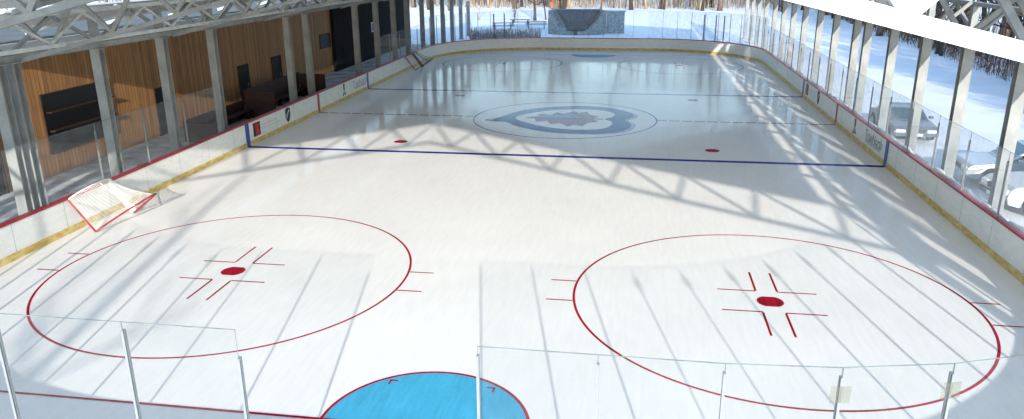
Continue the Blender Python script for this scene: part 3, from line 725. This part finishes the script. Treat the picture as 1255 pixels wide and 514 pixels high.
# low bare hedge beyond the far left of the end boards
b = MB(); rh = random.Random(11)
for k in range(900):
    x = rh.uniform(-12.8, -5.8); y = 38 + rh.uniform(-.7, .7); h = rh.uniform(.5, 1.25)
    b.bar((x, y, -.05), (x + rh.uniform(-.25, .25), y + rh.uniform(-.2, .2), h), .018)
tag(b.build('low_hedge', SHRUB), 'low bare twiggy hedge just beyond the far left end boards', 'hedge', kind='stuff')

# ------------------------------------------------------------ woods
def tree_mesh(seed, h, r, lean=.06, fork=False):
    rd = random.Random(seed); tr = MB(); cr = MB()
    n = 9; p = Vector((0, 0, -.15)); pts = []; d = Vector((rd.uniform(-lean, lean), rd.uniform(-lean, lean), 1))
    for i in range(n + 1):
        pts.append(p.copy()); p = p + d * (h / n); d = (d + Vector((rd.uniform(-.09, .09), rd.uniform(-.09, .09), 0))).normalized()
    rad = [r * (1.35 if i == 0 else 1) * (1 - .85 * i / n) + .012 for i in range(n + 1)]
    tr.tube(pts, rad, 9)
    def branch(p0, dd, ln, rr, lev):
        q = [p0.copy()]; pp = p0.copy(); d2 = dd.normalized(); m = 4
        for i in range(m):
            pp = pp + d2 * ln / m; q.append(pp.copy()); d2 = (d2 + Vector((rd.uniform(-.25, .25), rd.uniform(-.25, .25), rd.uniform(-.05, .25)))).normalized()
        cr.tube(q, [rr * (1 - .8 * i / m) + .004 for i in range(m + 1)], 5 if lev else 4)
        if lev > 0:
            for k in range(3):
                i = rd.randint(1, m); a = rd.uniform(0, 6.28)
                branch(q[i], d2 + Vector((math.cos(a), math.sin(a), rd.uniform(0, .5))) * .9, ln * .55, rr * .5, lev - 1)
    for k in range(15):
        t = rd.uniform(.16, .97); i = min(int(t * n), n - 1); a = rd.uniform(0, 6.28)
        branch(pts[i].lerp(pts[i + 1], t * n - i), Vector((math.cos(a), math.sin(a), rd.uniform(.2, .9))), h * .26 * (1.15 - t) + .5, rad[i] * .45, 2)
    return tr, cr
KINDS = []
for k, (m, h, r, desc) in enumerate(((TRUNKD, 11, .20, 'dark bare tree'), (TRUNKL, 10, .15, 'pale tan bare tree'), (TRUNKM, 9, .13, 'slim brown bare tree'), (TRUNKD, 8, .10, 'thin dark bare tree'), (TRUNKL, 7.5, .08, 'thin pale bare sapling'), (TRUNKM, 12, .26, 'thick brown bare tree'))):
    tr, cr = tree_mesh(20 + k, h, r, .1)
    a = tr.build('trunk', m, None, True); c = cr.build('crown', m, None, True)
    KINDS.append((a.data, c.data, desc)); bpy.data.objects.remove(a); bpy.data.objects.remove(c)
def tree(kind, x, y, s, rz, where, group, z=0):
    a, c, desc = KINDS[kind]
    o = empty('bare_tree', (x, y, z), f'{desc} {where}', 'tree', group, rz); o.scale = (s, s, s)
    for nm, me in (('trunk', a), ('crown', c)):
        q = bpy.data.objects.new(nm, me); COL.objects.link(q); q.parent = o
    return o
rt = random.Random(41)
# far woods
for k in range(150):
    y = 84 + (k / 150) ** 1.2 * 50; x = rt.uniform(-36, 36) + (y - 90) * .1
    tree(rt.choice((0, 1, 1, 2, 3, 4, 3, 4, 2, 0, 1, 5)), x, y, rt.uniform(1.0, 1.7), rt.uniform(0, 6.28), 'in the woods beyond the far snowfield', 'bare trees beyond the far end')
for i, (x, y, k, s) in enumerate(((-12.1, 62.5, 3, .55), (-9.7, 64.5, 0, .9), (-8.4, 66.0, 3, .9), (-13.2, 70, 2, .6), (-17.5, 66, 4, .8))):
    tree(k, x, y, s, i * 1.3, ('leaning on the snow behind the picnic tables, leftmost', 'on the snow left of the stone stage', 'on the snow right beside the stone stage', 'small and standing behind the leftmost leaning tree', 'alone on the snow at the far left columns')[i], 'trees on the far snow')
# right-hand woods
for k in range(108):
    y = -22 + (k / 108) * 112 + rt.uniform(-2, 2); x = 26.5 + abs(rt.gauss(0, 4.5)) + max(0, y - 20) * .05
    tree(rt.choice((0, 0, 3, 5, 2, 3, 5)), x, y, rt.uniform(.85, 1.3), rt.uniform(0, 6.28), 'in the woods beyond the right car park', 'bare trees beyond the right side')
# left woods behind the clubhouse
for k in range(18):
    tree(rt.choice((0, 1, 2, 3)), rt.uniform(-70, -30), rt.uniform(-12, 60), rt.uniform(.8, 1.2), rt.uniform(0, 6.28), 'behind the clubhouse on the left', 'bare trees behind the clubhouse')
# trees behind the camera whose shade falls on the near ice
for i, (x, y, k, s) in enumerate(((-2.0, -58, 5, 1.2), (-5.5, -63, 1, 1.2), (6, -66, 2, 1.3), (1, -71, 0, 1.3), (3.2, -60, 3, 1.2), (-4.0, -70, 5, 1.1), (-.5, -64, 5, .9), (4.6, -74, 5, 1.2), (9.5, -68, 5, 1.0), (-1.2, -80, 5, 1.3))):
    tree(k, x, y, s, i, f'behind the near end of the rink, {nth(i+1)} of ten', 'bare trees behind the near end')
def brush(name, m, n, fx, label, hmin, hmax, seed, wd=.02):
    b = MB(); r_ = random.Random(seed)
    for k in range(n):
        x, y = fx(r_); h = r_.uniform(hmin, hmax); a = r_.uniform(0, 6.28); t = r_.uniform(0, .8 if hmax < 3.5 else .14) * h
        p = Vector((x, y, -.2)); q = Vector((x + math.cos(a) * t, y + math.sin(a) * t, h))
        k0 = len(b.v); sd_ = Vector((math.sin(a * 3), math.cos(a * 3), 0)) * wd; s2 = Vector((-sd_.y, sd_.x, 0))
        b.v += [tuple(p - sd_), tuple(p + sd_), tuple(p + s2), tuple(q)]; b.f += [(k0, k0 + 1, k0 + 3), (k0 + 1, k0 + 2, k0 + 3), (k0 + 2, k0, k0 + 3)]
    tag(b.build(name, m), label, 'brush', kind='stuff')
brush('right_brush', BRUSHM, 7000, lambda r_: (lambda y: (27.0 + abs(r_.gauss(0, 4)) + max(0, y - 20) * .05, y))(r_.uniform(-24, 95)), 'tangled brown undergrowth below the trees on the right', .2, 1.5, 1, .022)
brush('far_brush', BRUSHT, 2400, lambda r_: (r_.uniform(-50, 48), 92 + abs(r_.gauss(0, 16))), 'pale dry reeds and saplings under the far woods', .3, 2.2, 2, .035)
brush('left_brush', BRUSHM, 3000, lambda r_: (r_.uniform(-60, -30), r_.uniform(-12, 55)), 'brown undergrowth behind the clubhouse', .5, 2.5, 3, .03)

brush('far_thicket', BRUSHT, 750, lambda r_: (r_.uniform(-45, 44), 88 + abs(r_.gauss(0, 18))), 'thicket of thin pale stems standing in the far woods', 3, 8, 4, .05)
brush('dark_thicket', BRUSHM, 700, lambda r_: (r_.uniform(-45, 44), 90 + abs(r_.gauss(0, 18))), 'thicket of thin dark stems standing in the far woods', 3, 8, 5, .05)
brush('right_thicket', TRUNKD, 1300, lambda r_: (lambda y: (27.5 + abs(r_.gauss(0, 5)) + max(0, y - 20) * .05, y))(r_.uniform(-24, 95)), 'thicket of thin dark stems in the woods on the right', 2, 6, 6, .035)
